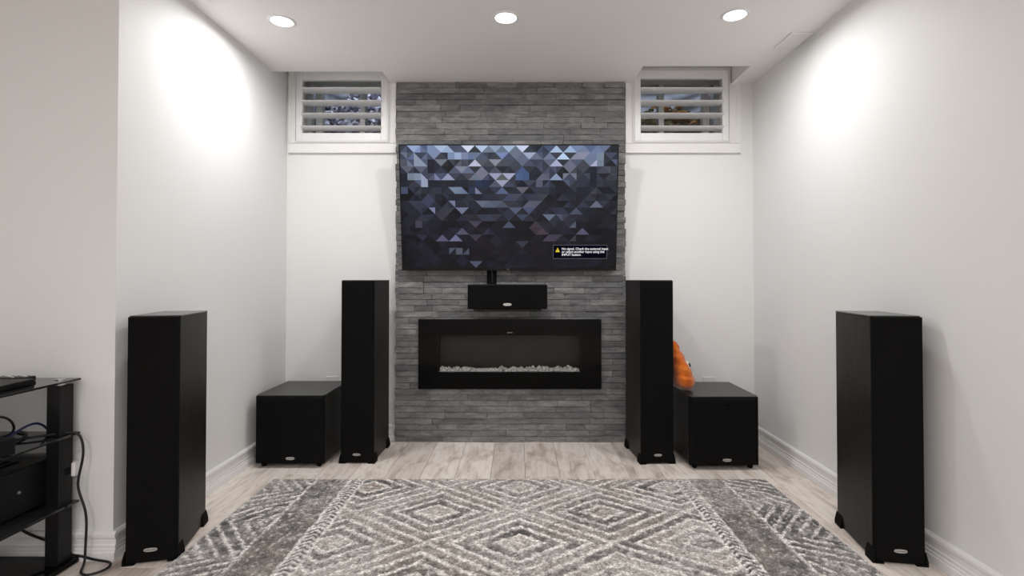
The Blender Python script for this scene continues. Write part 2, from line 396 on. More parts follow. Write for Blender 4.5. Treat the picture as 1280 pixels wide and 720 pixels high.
# ---------------------------------------------------------------- windows
def window(n, w, label, mull):
    x0, x1, z0, z1 = w
    root = thing('window_%d' % n, label, 'window', ((x0 + x1) / 2, YB, z0), kind='structure')
    cx = (x0 + x1) / 2
    L = lambda lst: [(a - cx, b - cx, c - YB, d - YB, e - z0, f - z0) for a, b, c, d, e, f in lst]
    # sash deep in the opening
    yb = YB + 0.17
    obj('sash_frame', boxes(L([(x0, x1, yb, yb + 0.05, z0, z0 + 0.035), (x0, x1, yb, yb + 0.05, z1 - 0.035, z1), (x0, x0 + 0.035, yb, yb + 0.05, z0 + 0.035, z1 - 0.035), (x1 - 0.035, x1, yb, yb + 0.05, z0 + 0.035, z1 - 0.035)])), M['sash'], root)
    obj('mullion', boxes(L([(mull - 0.018, mull + 0.018, yb - 0.012, yb + 0.05, z0 + 0.035, z1 - 0.035)])), M['sash'], root)
    sl = x0 + 0.09 if n == 1 else x1 - 0.09
    obj('sash_stile', boxes(L([(sl - 0.022, sl + 0.022, yb - 0.012, yb + 0.04, z0 + 0.035, z1 - 0.035)])), M['sash'], root)
    obj('pane', boxes(L([(x0 + 0.035, mull - 0.018, yb + 0.02, yb + 0.026, z0 + 0.035, z1 - 0.035)])), M['glass'], root)
    obj('pane', boxes(L([(mull + 0.018, x1 - 0.035, yb + 0.02, yb + 0.026, z0 + 0.035, z1 - 0.035)])), M['glass'], root)
    # casing on the wall face
    if n == 1: cl, cr, tl, tr = -1.506, -0.802, 2.44, H
    else: cl, cr, tl, tr = 0.702, 1.457, H, H
    ct = 0.02
    def casing(a, b, c, d, horiz, out):
        bm = bmesh.new()
        if horiz:
            pr = [(YB, c), (YB - ct, c), (YB - ct, c + (d - c) * 0.18), (YB - ct * 0.6, c + (d - c) * 0.26), (YB - ct * 0.65, d - 0.008), (YB - ct * 0.9, d - 0.004), (YB - ct * 0.9, d), (YB, d)]
            pr = [(p - YB, q - z0) for p, q in pr]; extrude(bm, pr, 'x', a - cx, b - cx)
        else:
            s = 1 if out == 'l' else -1; e0, e1 = (a, b) if s == 1 else (b, a)
            wdt = abs(b - a)
            pr = [(e0, YB), (e0, YB - ct), (e0 + s * wdt * 0.3, YB - ct), (e0 + s * wdt * 0.38, YB - ct * 0.6), (e1 - s * 0.008, YB - ct * 0.65), (e1 - s * 0.004, YB - ct * 0.9), (e1, YB - ct * 0.9), (e1, YB)]
            pr = [(p - cx, q - YB) for p, q in pr]; extrude(bm, pr, 'z', c - z0, d - z0)
        obj('casing', bm, M['trim'], root)
    zb = 1.878
    casing(cl, cr, zb, z0, True, None)
    casing(cl, x0, z0, tl, False, 'l'); casing(x1, cr, z0, tr, False, 'r')
    return root
window(1, W1, 'small high window left of the stone strip with gravel well beyond', -1.075)
window(2, W2, 'small high window right of the stone strip with brown leaves beyond', 0.985)

def shutter(w, label, side, left_ext):
    x0, x1, z0, z1 = w; cx = (x0 + x1) / 2
    r = thing('window_shutter', label, 'shutter', (cx, YB, z0), group=None)
    hw = (x1 - x0) / 2; hh = z1 - z0
    # fixed frame
    obj('frame', boxes([(-hw, hw, -0.026, 0.03, 0, 0.006), (-hw, hw, -0.026, 0.03, hh - 0.006, hh), (-hw, -hw + 0.006, -0.026, 0.03, 0.006, hh - 0.006), (hw - 0.006, hw, -0.026, 0.03, 0.006, hh - 0.006)]), M['shutter'], r)
    sw = 0.041; g = 0.008
    for s in (-1, 1):
        a, b = (-hw + g, -hw + g + sw) if s < 0 else (hw - g - sw, hw - g)
        obj('stile', B(a, b, -0.024, 0.006, g, hh - g, bevel=0.002), M['shutter'], r)
    a, b = -hw + g + sw, hw - g - sw
    obj('rail', B(a, b, -0.022, 0.006, g, 0.060, bevel=0.002), M['shutter'], r)
    obj('rail', B(a, b, -0.022, 0.006, hh - 0.066, hh - g, bevel=0.002), M['shutter'], r)
    for k in range(4):
        zc = 0.081 + k * 0.0835 + 0.012
        bm = bmesh.new(); pr = []
        for i in range(16):
            th = 2 * PI * i / 16; pr.append((0.044 * math.cos(th), 0.0055 * math.sin(th)))
        ang = math.radians(-8)
        pr = [(p * math.cos(ang) - q * math.sin(ang) - 0.009, p * math.sin(ang) + q * math.cos(ang) + zc) for p, q in pr]
        extrude(bm, pr, 'x', a - 0.001, b + 0.001); obj('louvre', bm, M['shutter'], r, smooth=False)
    hx = (-hw + 0.004) if side < 0 else (hw - 0.004)
    for zz in (0.09, hh - 0.11):
        bm = bmesh.new(); cyl(bm, (hx, -0.028, zz), 0.004, 0.06, 10); obj('hinge', bm, M['shutter'], r)
shutter(W1, 'white plantation shutter with open louvres in the left window', -1, 0)
shutter(W2, 'white plantation shutter with open louvres in the right window', 1, 0)

# exterior: window wells
t = NT('pebble_mix', 0.7, 0.5)
oi = t.n.new('ShaderNodeObjectInfo'); vo = t.n.new('ShaderNodeTexVoronoi'); t.l.new(t.coord(), vo.inputs['Vector']); vo.inputs['Scale'].default_value = 26
t.col(t.ramp(vo.outputs['Color'], [(0.2, (0.05, 0.045, 0.06, 1)), (0.45, (0.16, 0.145, 0.19, 1)), (0.66, (0.34, 0.33, 0.42, 1)), (0.8, (0.90, 0.92, 0.97, 1))])); M['pebble'] = t.m
M['steel'] = plain('galvanised_steel', (0.22, 0.23, 0.25, 1), 0.45, 0.5, 0.6, nscale=12, amt=0.25)
M['leaf'] = plain('dry_leaves', (0.30, 0.13, 0.03, 1), 0.8, 0.2, nscale=9, amt=0.6); M['moss'] = plain('moss_soil', (0.09, 0.085, 0.03, 1), 0.9, 0.1, nscale=20, amt=0.5)
ico = None
def well(w, label, bed):
    x0, x1 = w[0] - 0.12, w[1] + 0.12; cx = (x0 + x1) / 2; y0 = YB + T; D = 0.75
    r = thing('window_well', label, 'window well', (cx, y0, 1.70))
    bm = bmesh.new(); n = 28; pts = []
    for i in range(n * 4 + 1):
        th = PI * i / (n * 4); k = 1 + 0.02 * math.cos(i * PI / 4)
        pts.append(((x1 - x0) / 2 * math.cos(th), D * math.sin(th) ** 0.7 if math.sin(th) > 0 else 0))
    rows = []
    for j in range(45):
        z = j * 0.022; off = 0.012 * math.sin(j * PI / 2)
        rows.append([bm.verts.new((p[0] * (1 + off), p[1] * (1 + off), z)) for p in pts])
    for j in range(44):
        for i in range(len(pts) - 1): bm.faces.new((rows[j][i], rows[j][i + 1], rows[j + 1][i + 1], rows[j + 1][i]))
    obj('steel_liner', bm, M['steel'], r, smooth=True)
    obj('soil', B(-(x1 - x0) / 2 + 0.03, (x1 - x0) / 2 - 0.03, 0.0, D - 0.12, 0.0, 0.2), M['moss'], r)
    bm = bmesh.new(); rr = random.Random(5)
    for i in range(420):
        px = rr.uniform(-(x1 - x0) / 2 + 0.06, (x1 - x0) / 2 - 0.06); py = rr.uniform(0.03, D * 0.86)
        s = rr.uniform(0.012, 0.03)
        zz = 0.26 + 0.72 * (py / D) ** 0.9 * (1 if bed == 'gravel' else 0.8)
        if bed == 'gravel' or rr.random() < 0.5:
            bmesh.ops.create_icosphere(bm, subdivisions=1, radius=s, matrix=Matrix.Translation((px, py, zz)) @ Matrix.Rotation(rr.uniform(0, 3), 4, 'Z') @ Matrix.Diagonal((1.3, 1, 0.75, 1)))
    obj('pebbles', bm, M['pebble'] if bed == 'gravel' else M['moss'], r)['kind'] = 'stuff'
    # bank under the pebbles
    bm = bmesh.new(); pr = [(0.0, 0.19)] + [(y_, 0.25 + 0.72 * (y_ / D) ** 0.9 * (1 if bed == 'gravel' else 0.8)) for y_ in (0.02, 0.2, 0.35, 0.5, 0.6)] + [(0.6, 0.19)]
    extrude(bm, pr, 'x', -(x1 - x0) / 2 + 0.1, (x1 - x0) / 2 - 0.1); obj('bank', bm, M['pebble'] if bed == 'gravel' else M['moss'], r)
    if bed != 'gravel':
        bm = bmesh.new()
        for i in range(60):
            px = rr.uniform(-0.05, 0.30); py = rr.uniform(0.2, 0.62); zz = 0.29 + 0.58 * (py / D) ** 0.9
            m4 = Matrix.Translation((px, py, zz)) @ Matrix.Rotation(rr.uniform(0, 6), 4, 'Z') @ Matrix.Rotation(rr.uniform(-1, 1), 4, 'X')
            v4 = [bm.verts.new(m4 @ Vector(c)) for c in ((-0.045, 0, 0), (0, -0.024, 0.008), (0.05, 0, 0), (0, 0.024, 0.008))]; bm.faces.new(v4)
        obj('leaves', bm, M['leaf'], r)['kind'] = 'stuff'
well(W1, 'steel window well with pale violet gravel seen through the left window', 'gravel')
well(W2, 'steel window well with brown leaves and moss seen through the right window', 'leaf')

# ---------------------------------------------------------------- ceiling lights and vent
def ceiling_light(x, y, label, group=None, watts=LAMP):
    r = thing('ceiling_light', label, 'light', (x, y, H), group=group)
    bm = bmesh.new(); n = 40; prof = [(0.052, -0.001), (0.053, -0.0045), (0.060, -0.005), (0.066, -0.0025), (0.067, 0.0)]
    rings = [[bm.verts.new((rr * math.cos(2 * PI * i / n), rr * math.sin(2 * PI * i / n), z)) for i in range(n)] for rr, z in prof]
    for a, b in zip(rings, rings[1:]):
        for i in range(n): bm.faces.new((a[i], a[(i + 1) % n], b[(i + 1) % n], b[i]))
    obj('trim_ring', bm, M['trim'], r, smooth=True)
    bm = bmesh.new(); bmesh.ops.create_circle(bm, cap_ends=True, segments=24, radius=0.052, matrix=Matrix.Translation((0, 0, -0.002)))
    me = bpy.data.meshes.new('diffuser'); bm.to_mesh(me); bm.free(); me.materials.append(M['lamp'])
    link('diffuser', me, r)
    ld = bpy.data.lights.new('light_source', 'AREA'); ld.shape = 'DISK'; ld.size = 0.102; ld.energy = watts; ld.color = (1.0, 0.983, 0.975); ld.spread = math.radians(172)
    lo = bpy.data.objects.new('light_source', ld); C.objects.link(lo); lo.parent = r; lo.location = (0, 0, -0.0045)
ceiling_light(-1.178, 2.57, 'round recessed ceiling light nearest the left wall, above the left window side')
ceiling_light(-0.062, 2.535, 'round recessed ceiling light in the middle, above the television')
ceiling_light(1.054, 2.51, 'round recessed ceiling light on the right, beside the ceiling vent')
for yy, xs_ in ((-0.75, (-1.19, -0.06, 1.06)), (-2.3, (-1.19, -0.06, 1.06))):
    for xx in xs_:
        ceiling_light(xx, yy, 'round recessed ceiling light behind the viewer', 'ceiling lights behind the viewer', LAMP_REAR)
r = thing('ceiling_vent', 'white rectangular air register in the ceiling against the right wall', 'vent', (1.477, 2.775, H))
obj('frame', boxes([(-0.058, -0.046, -0.09, 0.09, -0.007, 0.0), (0.046, 0.058, -0.09, 0.09, -0.007, 0.0), (-0.046, 0.046, -0.09, -0.078, -0.007, 0.0), (-0.046, 0.046, 0.078, 0.09, -0.007, 0.0)], bevel=0.001), M['trim'], r)
for k in range(7):
    bm = B(-0.006, 0.006, -0.078, 0.078, -0.0008, 0.0008); bmesh.ops.rotate(bm, cent=(0, 0, 0), matrix=Matrix.Rotation(math.radians(25), 3, 'Y'), verts=bm.verts[:])
    bmesh.ops.translate(bm, vec=(-0.039 + k * 0.013, 0, -0.0035), verts=bm.verts[:]); obj('slat', bm, M['trim'], r)

# ---------------------------------------------------------------- television
TA = math.radians(8.0)
tvx, tvw, tvh = -0.0595, 1.367, 0.789
tv = thing('television', 'large flat television with blue triangle pattern on screen mounted on the stone', 'television', (tvx, 3.325, 1.106))
# local frame tilted: y' forward lean. Build parts upright, rotate part objects about x
def tvpart(name, bm, mat):
    o = obj(name, bm, mat, tv); o.rotation_euler = (TA, 0, 0); return o
hw = tvw / 2
tvpart('bezel', boxes([(-hw, -hw + 0.007, -0.003, 0.012, 0, tvh), (hw - 0.007, hw, -0.003, 0.012, 0, tvh), (-hw + 0.007, hw - 0.007, -0.003, 0.012, tvh - 0.007, tvh), (-hw + 0.007, hw - 0.007, -0.003, 0.012, 0, 0.017)]), M['black_plastic'])
tvpart('back_shell', B(-hw + 0.002, hw - 0.002, 0.012, 0.022, 0.002, tvh - 0.002), M['black_plastic'])
tvpart('rear_housing', B(-0.42, 0.42, 0.022, 0.045, 0.05, 0.48, bevel=0.01), M['black_plastic'])
NC, NRW = 32, 18
sx0, sx1, sz0, sz1 = -hw + 0.007, hw - 0.007, 0.017, tvh - 0.007
colr = {}
rs = random.Random(21)
prof = [(0, (112, 124, 152)), (1, (96, 106, 130)), (2.5, (80, 84, 102)), (4, (68, 72, 88)), (6, (50, 54, 68)), (8, (46, 48, 62)), (10, (40, 42, 54)), (12, (27, 27, 38)), (15, (22, 22, 33)), (18, (17, 17, 28))]
def basec(r_):
    for (a, ca), (b, cb) in zip(prof, prof[1:]):
        if a <= r_ <= b:
            f = (r_ - a) / (b - a); return [ca[i] * (1 - f) + cb[i] * f for i in range(3)]
    return list(prof[-1][1])
def lev(r_, c_):
    e_ = 0.84 if c_ < 2 or c_ > 28 else 1.0
    big = 0.82 + 0.3 * (0.5 + 0.5 * math.sin(c_ * 0.55 + 1.3 * math.sin(r_ * 0.7)))
    f = rs.choice((0.45, 0.62, 0.78, 0.9, 1.0, 1.12, 1.3)) * rs.uniform(0.93, 1.07)
    if rs.random() < 0.07: f *= 1.35
    tint = rs.choice(((1, 1, 1), (1.04, 1, 0.95), (0.94, 0.98, 1.06), (0.97, 0.99, 1.03)))
    return [v_ * f * e_ * big * 0.9 * k_ for v_, k_ in zip(basec(r_), tint)]
for r_ in range(NRW):
    for c_ in range(-1, NC + 1):
        if (c_ + r_) % 2 == 1: key = [(c_ - 1, r_, 1), (c_, r_, 1)]
        else: key = [(c_ - 1, r_, 0), (c_, r_, 0)]
        v_ = lev(r_, c_)
        # now and then continue the colour of the triangle above so diamonds and bars appear
        if r_ and key[0][2] == 0 and rs.random() < 0.35:
            up = colr.get((c_, r_ - 1, 1)); v_ = list(up) if up else v_
        split = rs.random() < 0.25
        for q, kk in enumerate(key):
            if 0 <= kk[0] < NC: colr[kk] = [x_ * (0.75 if split and q else 1) for x_ in v_]
    for c_ in range(NC):
        for h in (0, 1): colr.setdefault((c_, r_, h), lev(r_, c_))
# half 0 = upper triangle of the cell, 1 = lower triangle.  even cells split '/', odd cells '\'
def setc(c_, r_, h, col):
    if 0 <= c_ < NC and 0 <= r_ < NRW: colr[c_, r_, h] = list(col)
def U(n_, m_, col): setc(n_ - 1, m_, 1, col); setc(n_, m_, 1, col)
def Dn(n_, m_, col): setc(n_ - 1, m_ - 1, 0, col); setc(n_, m_ - 1, 0, col)
def cell(c_, r_, col): setc(c_, r_, 0, col); setc(c_, r_, 1, col)
def tri(n_, m_, k, col):     # larger right triangle: vertical left edge, growing to the right
    setc(n_, m_, 1, col); cell(n_, m_ + 1, col); setc(n_ + 1, m_ + 1, 1, col)
cell(7, 1, (120, 138, 170)); cell(8, 1, (150, 166, 198)); cell(9, 1, (118, 130, 158))
cell(4, 0, (118, 135, 168)); Dn(6, 1, (165, 182, 212)); U(7, 0, (150, 168, 198)); Dn(10, 1, (205, 212, 232)); Dn(12, 1, (175, 192, 222)); Dn(16, 1, (160, 178, 205)); Dn(14, 1, (140, 155, 180))
U(9, 0, (75, 82, 105)); Dn(8, 1, (70, 76, 100)); U(11, 0, (48, 54, 58)); U(13, 0, (105, 118, 138)); U(15, 0, (100, 112, 132)); U(14, 1, (58, 60, 72)); Dn(14, 3, (130, 136, 152)); U(11, 2, (182, 184, 208)); U(13, 2, (66, 68, 78)); U(15, 2, (70, 73, 82))
Dn(9, 4, (122, 128, 146)); U(7, 4, (142, 148, 178)); Dn(14, 5, (150, 152, 178)); Dn(15, 6, (150, 152, 175)); Dn(16, 5, (160, 165, 190)); U(15, 4, (84, 90, 92)); U(11, 4, (98, 108, 124))
tri(2, 1, 2, (135, 145, 165)); tri(3, 4, 2, (145, 155, 178)); cell(1, 4, (112, 124, 138)); cell(2, 4, (122, 136, 156)); cell(0, 6, (66, 74, 98)); setc(0, 5, 1, (110, 118, 145)); setc(1, 2, 1, (105, 110, 132)); setc(5, 4, 1, (120, 122, 160))
setc(7, 6, 0, (112, 126, 148)); U(8, 5, (26, 26, 40)); setc(8, 6, 0, (112, 126, 148)); setc(8, 6, 1, (105, 120, 142)); setc(9, 6, 1, (100, 112, 138)); U(11, 6, (112, 118, 144)); Dn(6, 3, (108, 116, 128))
for c_, r_ in ((5, 5), (8, 5), (9, 5), (8, 7), (7, 7), (0, 4), (0, 5), (4, 3), (4, 2), (5, 7), (11, 7), (4, 5)): cell(c_, r_, (30, 31, 45))
cell(11, 5, (34, 48, 76)); cell(12, 5, (30, 42, 66)); cell(10, 6, (40, 50, 72))
Dn(18, 1, (200, 208, 232)); Dn(19, 2, (155, 165, 190)); U(19, 0, (50, 58, 72)); U(20, 1, (98, 106, 128)); U(17, 0, (98, 112, 128)); U(23, 0, (165, 186, 216)); U(25, 0, (150, 174, 204)); U(24, 1, (182, 204, 234)); U(23, 2, (162, 168, 196))
Dn(27, 2, (132, 136, 156)); U(26, 1, (128, 132, 152)); Dn(24, 1, (64, 66, 80)); Dn(25, 2, (54, 58, 66)); Dn(23, 2, (56, 60, 68)); setc(28, 2, 1, (166, 170, 196)); cell(29, 1, (118, 132, 150)); cell(29, 2, (110, 125, 142)); U(23, 4, (130, 146, 176)); Dn(25, 5, (108, 114, 128)); U(20, 3, (30, 32, 46))
U(25, 2, (100, 104, 124)); Dn(25, 4, (100, 104, 122)); cell(17, 4, (70, 92, 130)); cell(18, 4, (62, 84, 122)); U(18, 3, (62, 82, 120)); U(18, 5, (22, 24, 40)); cell(19, 4, (28, 32, 48)); cell(20, 4, (26, 30, 44)); Dn(18, 7, (92, 92, 104)); cell(28, 3, (30, 32, 46)); cell(28, 4, (24, 26, 40)); cell(28, 5, (26, 30, 46))
for c_ in (26, 27): cell(c_, 6, (28, 30, 44))
cell(21, 4, (84, 86, 100)); cell(20, 5, (82, 85, 102)); U(21, 4, (90, 94, 112))
Dn(9, 10, (106, 112, 138)); setc(4, 9, 0, (116, 122, 148)); setc(7, 8, 0, (110, 116, 142)); 
Dn(12, 9, (92, 100, 118)); U(13, 8, (84, 92, 112)); Dn(14, 9, (76, 86, 104)); U(15, 8, (70, 76, 92))
Dn(11, 12, (66, 60, 76)); U(16, 11, (68, 76, 98)); U(9, 12, (80, 76, 98)); U(6, 13, (84, 82, 106)); U(8, 13, (104, 106, 138)); Dn(11, 14, (56, 52, 66)); setc(7, 15, 0, (72, 78, 94)); setc(8, 15, 0, (76, 80, 96)); setc(8, 15, 1, (74, 78, 94)); setc(9, 15, 1, (66, 72, 90)); Dn(11, 18, (72, 78, 98))
Dn(17, 10, (78, 86, 108)); Dn(18, 11, (54, 64, 84)); U(19, 8, (84, 86, 102)); Dn(20, 9, (80, 82, 98)); Dn(22, 11, (92, 102, 124)); U(29, 8, (98, 100, 122)); U(26, 9, (68, 76, 92)); U(20, 11, (60, 52, 62)); Dn(20, 13, (50, 42, 50)); U(27, 12, (80, 80, 102)); setc(25, 11, 1, (78, 84, 96)); U(21, 12, (66, 56, 66)); U(22, 13, (62, 58, 74)); Dn(23, 14, (58, 54, 68)); Dn(18, 15, (48, 52, 66)); setc(25, 13, 1, (52, 56, 62))
cell(2, 11, (62, 60, 74))
me = bpy.data.meshes.new('screen'); V_, F_, CC = [], [], []
gx = lambda c_: sx0 + (sx1 - sx0) * c_ / NC
gz = lambda r_: sz1 - (sz1 - sz0) * r_ / NRW
for (c_, r_, h), col in colr.items():
    a, b, c2, d = (gx(c_), gz(r_)), (gx(c_ + 1), gz(r_)), (gx(c_ + 1), gz(r_ + 1)), (gx(c_), gz(r_ + 1))
    if (c_ + r_) % 2 == 0: tr_ = (a, b, d) if h == 0 else (b, c2, d)
    else: tr_ = (a, b, c2) if h == 0 else (a, c2, d)
    i0 = len(V_); V_ += [(p[0], 0.0, p[1]) for p in tr_]; F_.append((i0, i0 + 2, i0 + 1)); CC += [srgb(*col)] * 3
me.from_pydata(V_, [], F_); ca = me.color_attributes.new('pixel', 'FLOAT_COLOR', 'POINT'); ca.data.foreach_set('color', np.array(CC, dtype=np.float32).ravel()); me.materials.append(M['screen'])
o = link('screen', me, tv); o.rotation_euler = (TA, 0, 0); o['label'] = 'lit screen tiled with slate blue triangles'
# message box
def px2scr(px, py): return ((px - 498.8) / (773.6 - 498.8) * tvw - hw, (339 - py) / (339 - 181) * tvh)
bx0, bz1 = px2scr(692.5, 306.3); bx1, bz0 = px2scr(761.5, 323.8)
R_ = (TA, 0, 0); lw = 0.0022
box_o = tvpart('message_box', B(bx0, bx1, -0.0012, -0.0004, bz0, bz1), M['msg_bg'])
o = obj('outline', boxes([(bx0, bx1, -0.0016, -0.001, bz0, bz0 + lw), (bx0, bx1, -0.0016, -0.001, bz1 - lw, bz1), (bx0, bx0 + lw, -0.0016, -0.001, bz0, bz1), (bx1 - lw, bx1, -0.0016, -0.001, bz0, bz1)]), M['msg_line'], box_o)
bm = bmesh.new(); tx, tz = bx0 + 0.029, bz1 - 0.045
extrude(bm, [(tx - 0.014, tz), (tx + 0.014, tz), (tx, tz + 0.028)], 'y', -0.0017, -0.001); obj('warning_sign', bm, M['warn'], box_o)
obj('exclamation_mark', boxes([(tx - 0.0013, tx + 0.0013, -0.0021, -0.0016, tz + 0.0085, tz + 0.019), (tx - 0.0013, tx + 0.0013, -0.0021, -0.0016, tz + 0.003, tz + 0.0058)]), M['msg_bg'], box_o)
text('message_text', 'No signal. Check the external input\nor select another input using the\nINPUT button.', 0.0205, M['txt'], box_o, (bx0 + 0.055, -0.0018, bz1 - 0.031), (PI / 2, 0, 0), space=0.92, bold=0.00035)
o = text('brand_mark', 'LG', 0.013, M['grey_plastic'], tv, (-0.008, -0.0035, 0.0045), (PI / 2 + TA, 0, 0), align='CENTER'); o['label'] = 'tiny grey maker mark on the lower bezel'
# wall mount arms
obj('wall_mount', boxes([(-0.22, -0.17, 0.035, 0.052, 0.10, 0.52), (0.17, 0.22, 0.035, 0.052, 0.10, 0.52), (-0.30, 0.30, 0.028, 0.048, 0.22, 0.40)]), M['black_metal'], tv)

# cable cover below the TV
r = thing('cable_plate', 'small black cable pass-through plate on the stone between television and centre speaker', 'cable plate', (-0.172, 3.362, 1.005))
obj('plate', B(-0.031, 0.031, -0.008, 0.003, 0, 0.105, bevel=0.002), M['rubber'], r)
tube('cable', [(0.003, -0.010, 0.02), (0.005, -0.018, 0.06), (0.002, -0.016, 0.10), (0.0, -0.014, 0.125)], 0.007, M['cable'], r)

# ---------------------------------------------------------------- fireplace
fx = (FP[0] + FP[1]) / 2
fp = thing('electric_fireplace', 'wide black glass electric fireplace with white crystals set into the stone', 'fireplace', (fx, 3.342, FP[2]))
w2 = (FP[1] - FP[0]) / 2; fh = FP[3] - FP[2]
ox0, ox1, oz0, oz1 = -0.513 - fx, 0.397 - fx, 0.455 - FP[2], 0.690 - FP[2]
bm = sheet_with_holes('y', (-w2, w2), (0, fh), [(ox0, ox1, oz0, oz1)], 0.0, 0.008); obj('front_glass', bm, M['gloss_black'], fp)
obj('housing_rim', boxes([(-w2 + 0.012, w2 - 0.012, 0.008, 0.026, 0.012, 0.022), (-w2 + 0.012, w2 - 0.012, 0.008, 0.026, fh - 0.022, fh - 0.012), (-w2 + 0.012, -w2 + 0.022, 0.008, 0.026, 0.022, fh - 0.022), (w2 - 0.022, w2 - 0.012, 0.008, 0.026, 0.022, fh - 0.022)]), M['black_metal'], fp)
obj('pane', B(ox0 - 0.004, ox1 + 0.004, 0.009, 0.012, oz0 - 0.004, oz1 + 0.004), M['fire_glass'], fp)
a, b, c_, d = ox0 - 0.012, ox1 + 0.012, oz0 - 0.014, oz1 + 0.012
obj('firebox', boxes([(a, b, 0.150, 0.155, c_, d), (a, b, 0.013, 0.150, c_ - 0.005, c_), (a, b, 0.013, 0.150, d, d + 0.005), (a - 0.005, a, 0.013, 0.150, c_, d), (b, b + 0.005, 0.013, 0.150, c_, d)]), M['firebox'], fp)
M['crystal'] = plain('white_crystal', (0.95, 0.95, 0.94, 1), 0.3, 0.5, nscale=90, amt=0.1)
bm = bmesh.new(); rr = random.Random(3)
for i in range(800):
    px = rr.uniform(a + 0.02, b - 0.02); py = rr.uniform(0.025, 0.12); s = rr.uniform(0.005, 0.0115)
    pz = c_ + s * 0.7 + rr.random() ** 3 * 0.024 * (0.65 + 0.35 * math.sin(px * 47 + 3 * math.sin(px * 19)))
    if py < 0.05: pz += 0.004
    m4 = Matrix.Translation((px, py, pz + 0.006)) @ Matrix.Rotation(rr.uniform(0, 6), 4, 'Z') @ Matrix.Rotation(rr.uniform(0, 3), 4, 'X') @ Matrix.Diagonal((1.2, 0.9, 0.8, 1))
    bmesh.ops.create_icosphere(bm, subdivisions=1, radius=s, matrix=m4)
cr = obj('crystals', bm, M['crystal'], fp); cr['kind'] = 'stuff'; cr['label'] = 'row of clear white crystals along the fireplace bottom'
obj('crystal_tray', B(a + 0.005, b - 0.005, 0.02, 0.13, c_, c_ + 0.006), M['crystal'], fp)
bm = bmesh.new(); box(bm, -0.017, 0.017, -0.0008, 0.0, fh - 0.088, fh - 0.083); obj('display_mark', bm, M['grey_plastic'], fp)

# ---------------------------------------------------------------- badge helper
def badge(parent, x, y, z, w=0.044, h=0.013):
    bm = bmesh.new(); pr = []
    n = 32
    for i in range(n):
        th = 2 * PI * i / n; c_, s_ = math.cos(th), math.sin(th)
        pr.append((x + w / 2 * math.copysign(abs(c_) ** 0.75, c_), z + h / 2 * math.copysign(abs(s_) ** 0.75, s_)))
    extrude(bm, pr, 'y', y - 0.0025, y); o = obj('badge', bm, M['silver'], parent); o['label'] = 'small oval silver badge'
    text('badge_text', 'polkaudio', h * 0.72, M['rubber'], o, (x, y - 0.0027, z - h * 0.2), (PI / 2, 0, 0), align='CENTER')

# ---------------------------------------------------------------- tower speakers
def tower(label, cat_, w, d, h, group=None):
    r = thing('tower_speaker', label, cat_, group=group)
    fz = 0.006
    obj('cabinet', B(-w / 2, w / 2, 0.022, d, fz, h - 0.006, bevel=0.002), M['ash'], r)
    obj('top_panel', B(-w / 2 - 0.0015, w / 2 + 0.0015, 0.0215, d + 0.0015, h - 0.006, h, bevel=0.0025, seg=2), M['tower_top'], r)
    bm = B(-w / 2 + 0.001, w / 2 - 0.001, 0.0, 0.0215, fz, h - 0.004, bevel=0.007, seg=3, edges=lambda e: all(v_.co.y < 0.001 for v_ in e.verts))
    obj('grille', bm, M['cloth_black'], r)
    badge(r, 0, 0.0, 0.052)
    for sx in (-1, 1):
        for (ya, yb_) in ((0.0, 0.06), (d - 0.05, d + 0.006)):
            bm = bmesh.new(); x0 = sx * (w / 2 - 0.03); x1 = sx * (w / 2 + 0.004)
            pr = [(x0, 0.0), (sx * (w / 2 + 0.009), 0.0), (sx * (w / 2 + 0.009), 0.018), (sx * (w / 2 + 0.003), 0.042), (sx * (w / 2 + 0.0005), 0.052), (sx * (w / 2 + 0.0005), fz), (x0, fz)]
            extrude(bm, pr, 'y', ya, yb_); obj('foot', bm, M['rubber'], r)
    bm = bmesh.new(); box(bm, -0.04, 0.04, d, d + 0.003, 0.16, 0.24); obj('terminal_plate', bm, M['black_plastic'], r)
    return r
r = tower('black tower speaker standing left of the fireplace beside the left subwoofer', 'speaker', 0.188, 0.325, 1.045)
r.location = (-0.921, 2.975, 0); r.rotation_euler = (0, 0, math.radians(-1.5))
r2 = copy_tree(r); r2['label'] = 'black tower speaker standing right of the fireplace with the orange plush leaning on it'
r2.location = (0.792, 2.966, 0); r2.rotation_euler = (0, 0, math.radians(4))
r = tower('shorter black tower speaker in the left foreground, turned towards the rug', 'speaker', 0.168, 0.320, 0.914)
r.location = (-1.358, 1.935, 0); r.rotation_euler = (0, 0, math.radians(14))
r2 = copy_tree(r); r2['label'] = 'shorter black tower speaker in the right foreground by the right wall'
r2.location = (1.403, 1.924, 0); r2.rotation_euler = (0, 0, math.radians(-9.5))

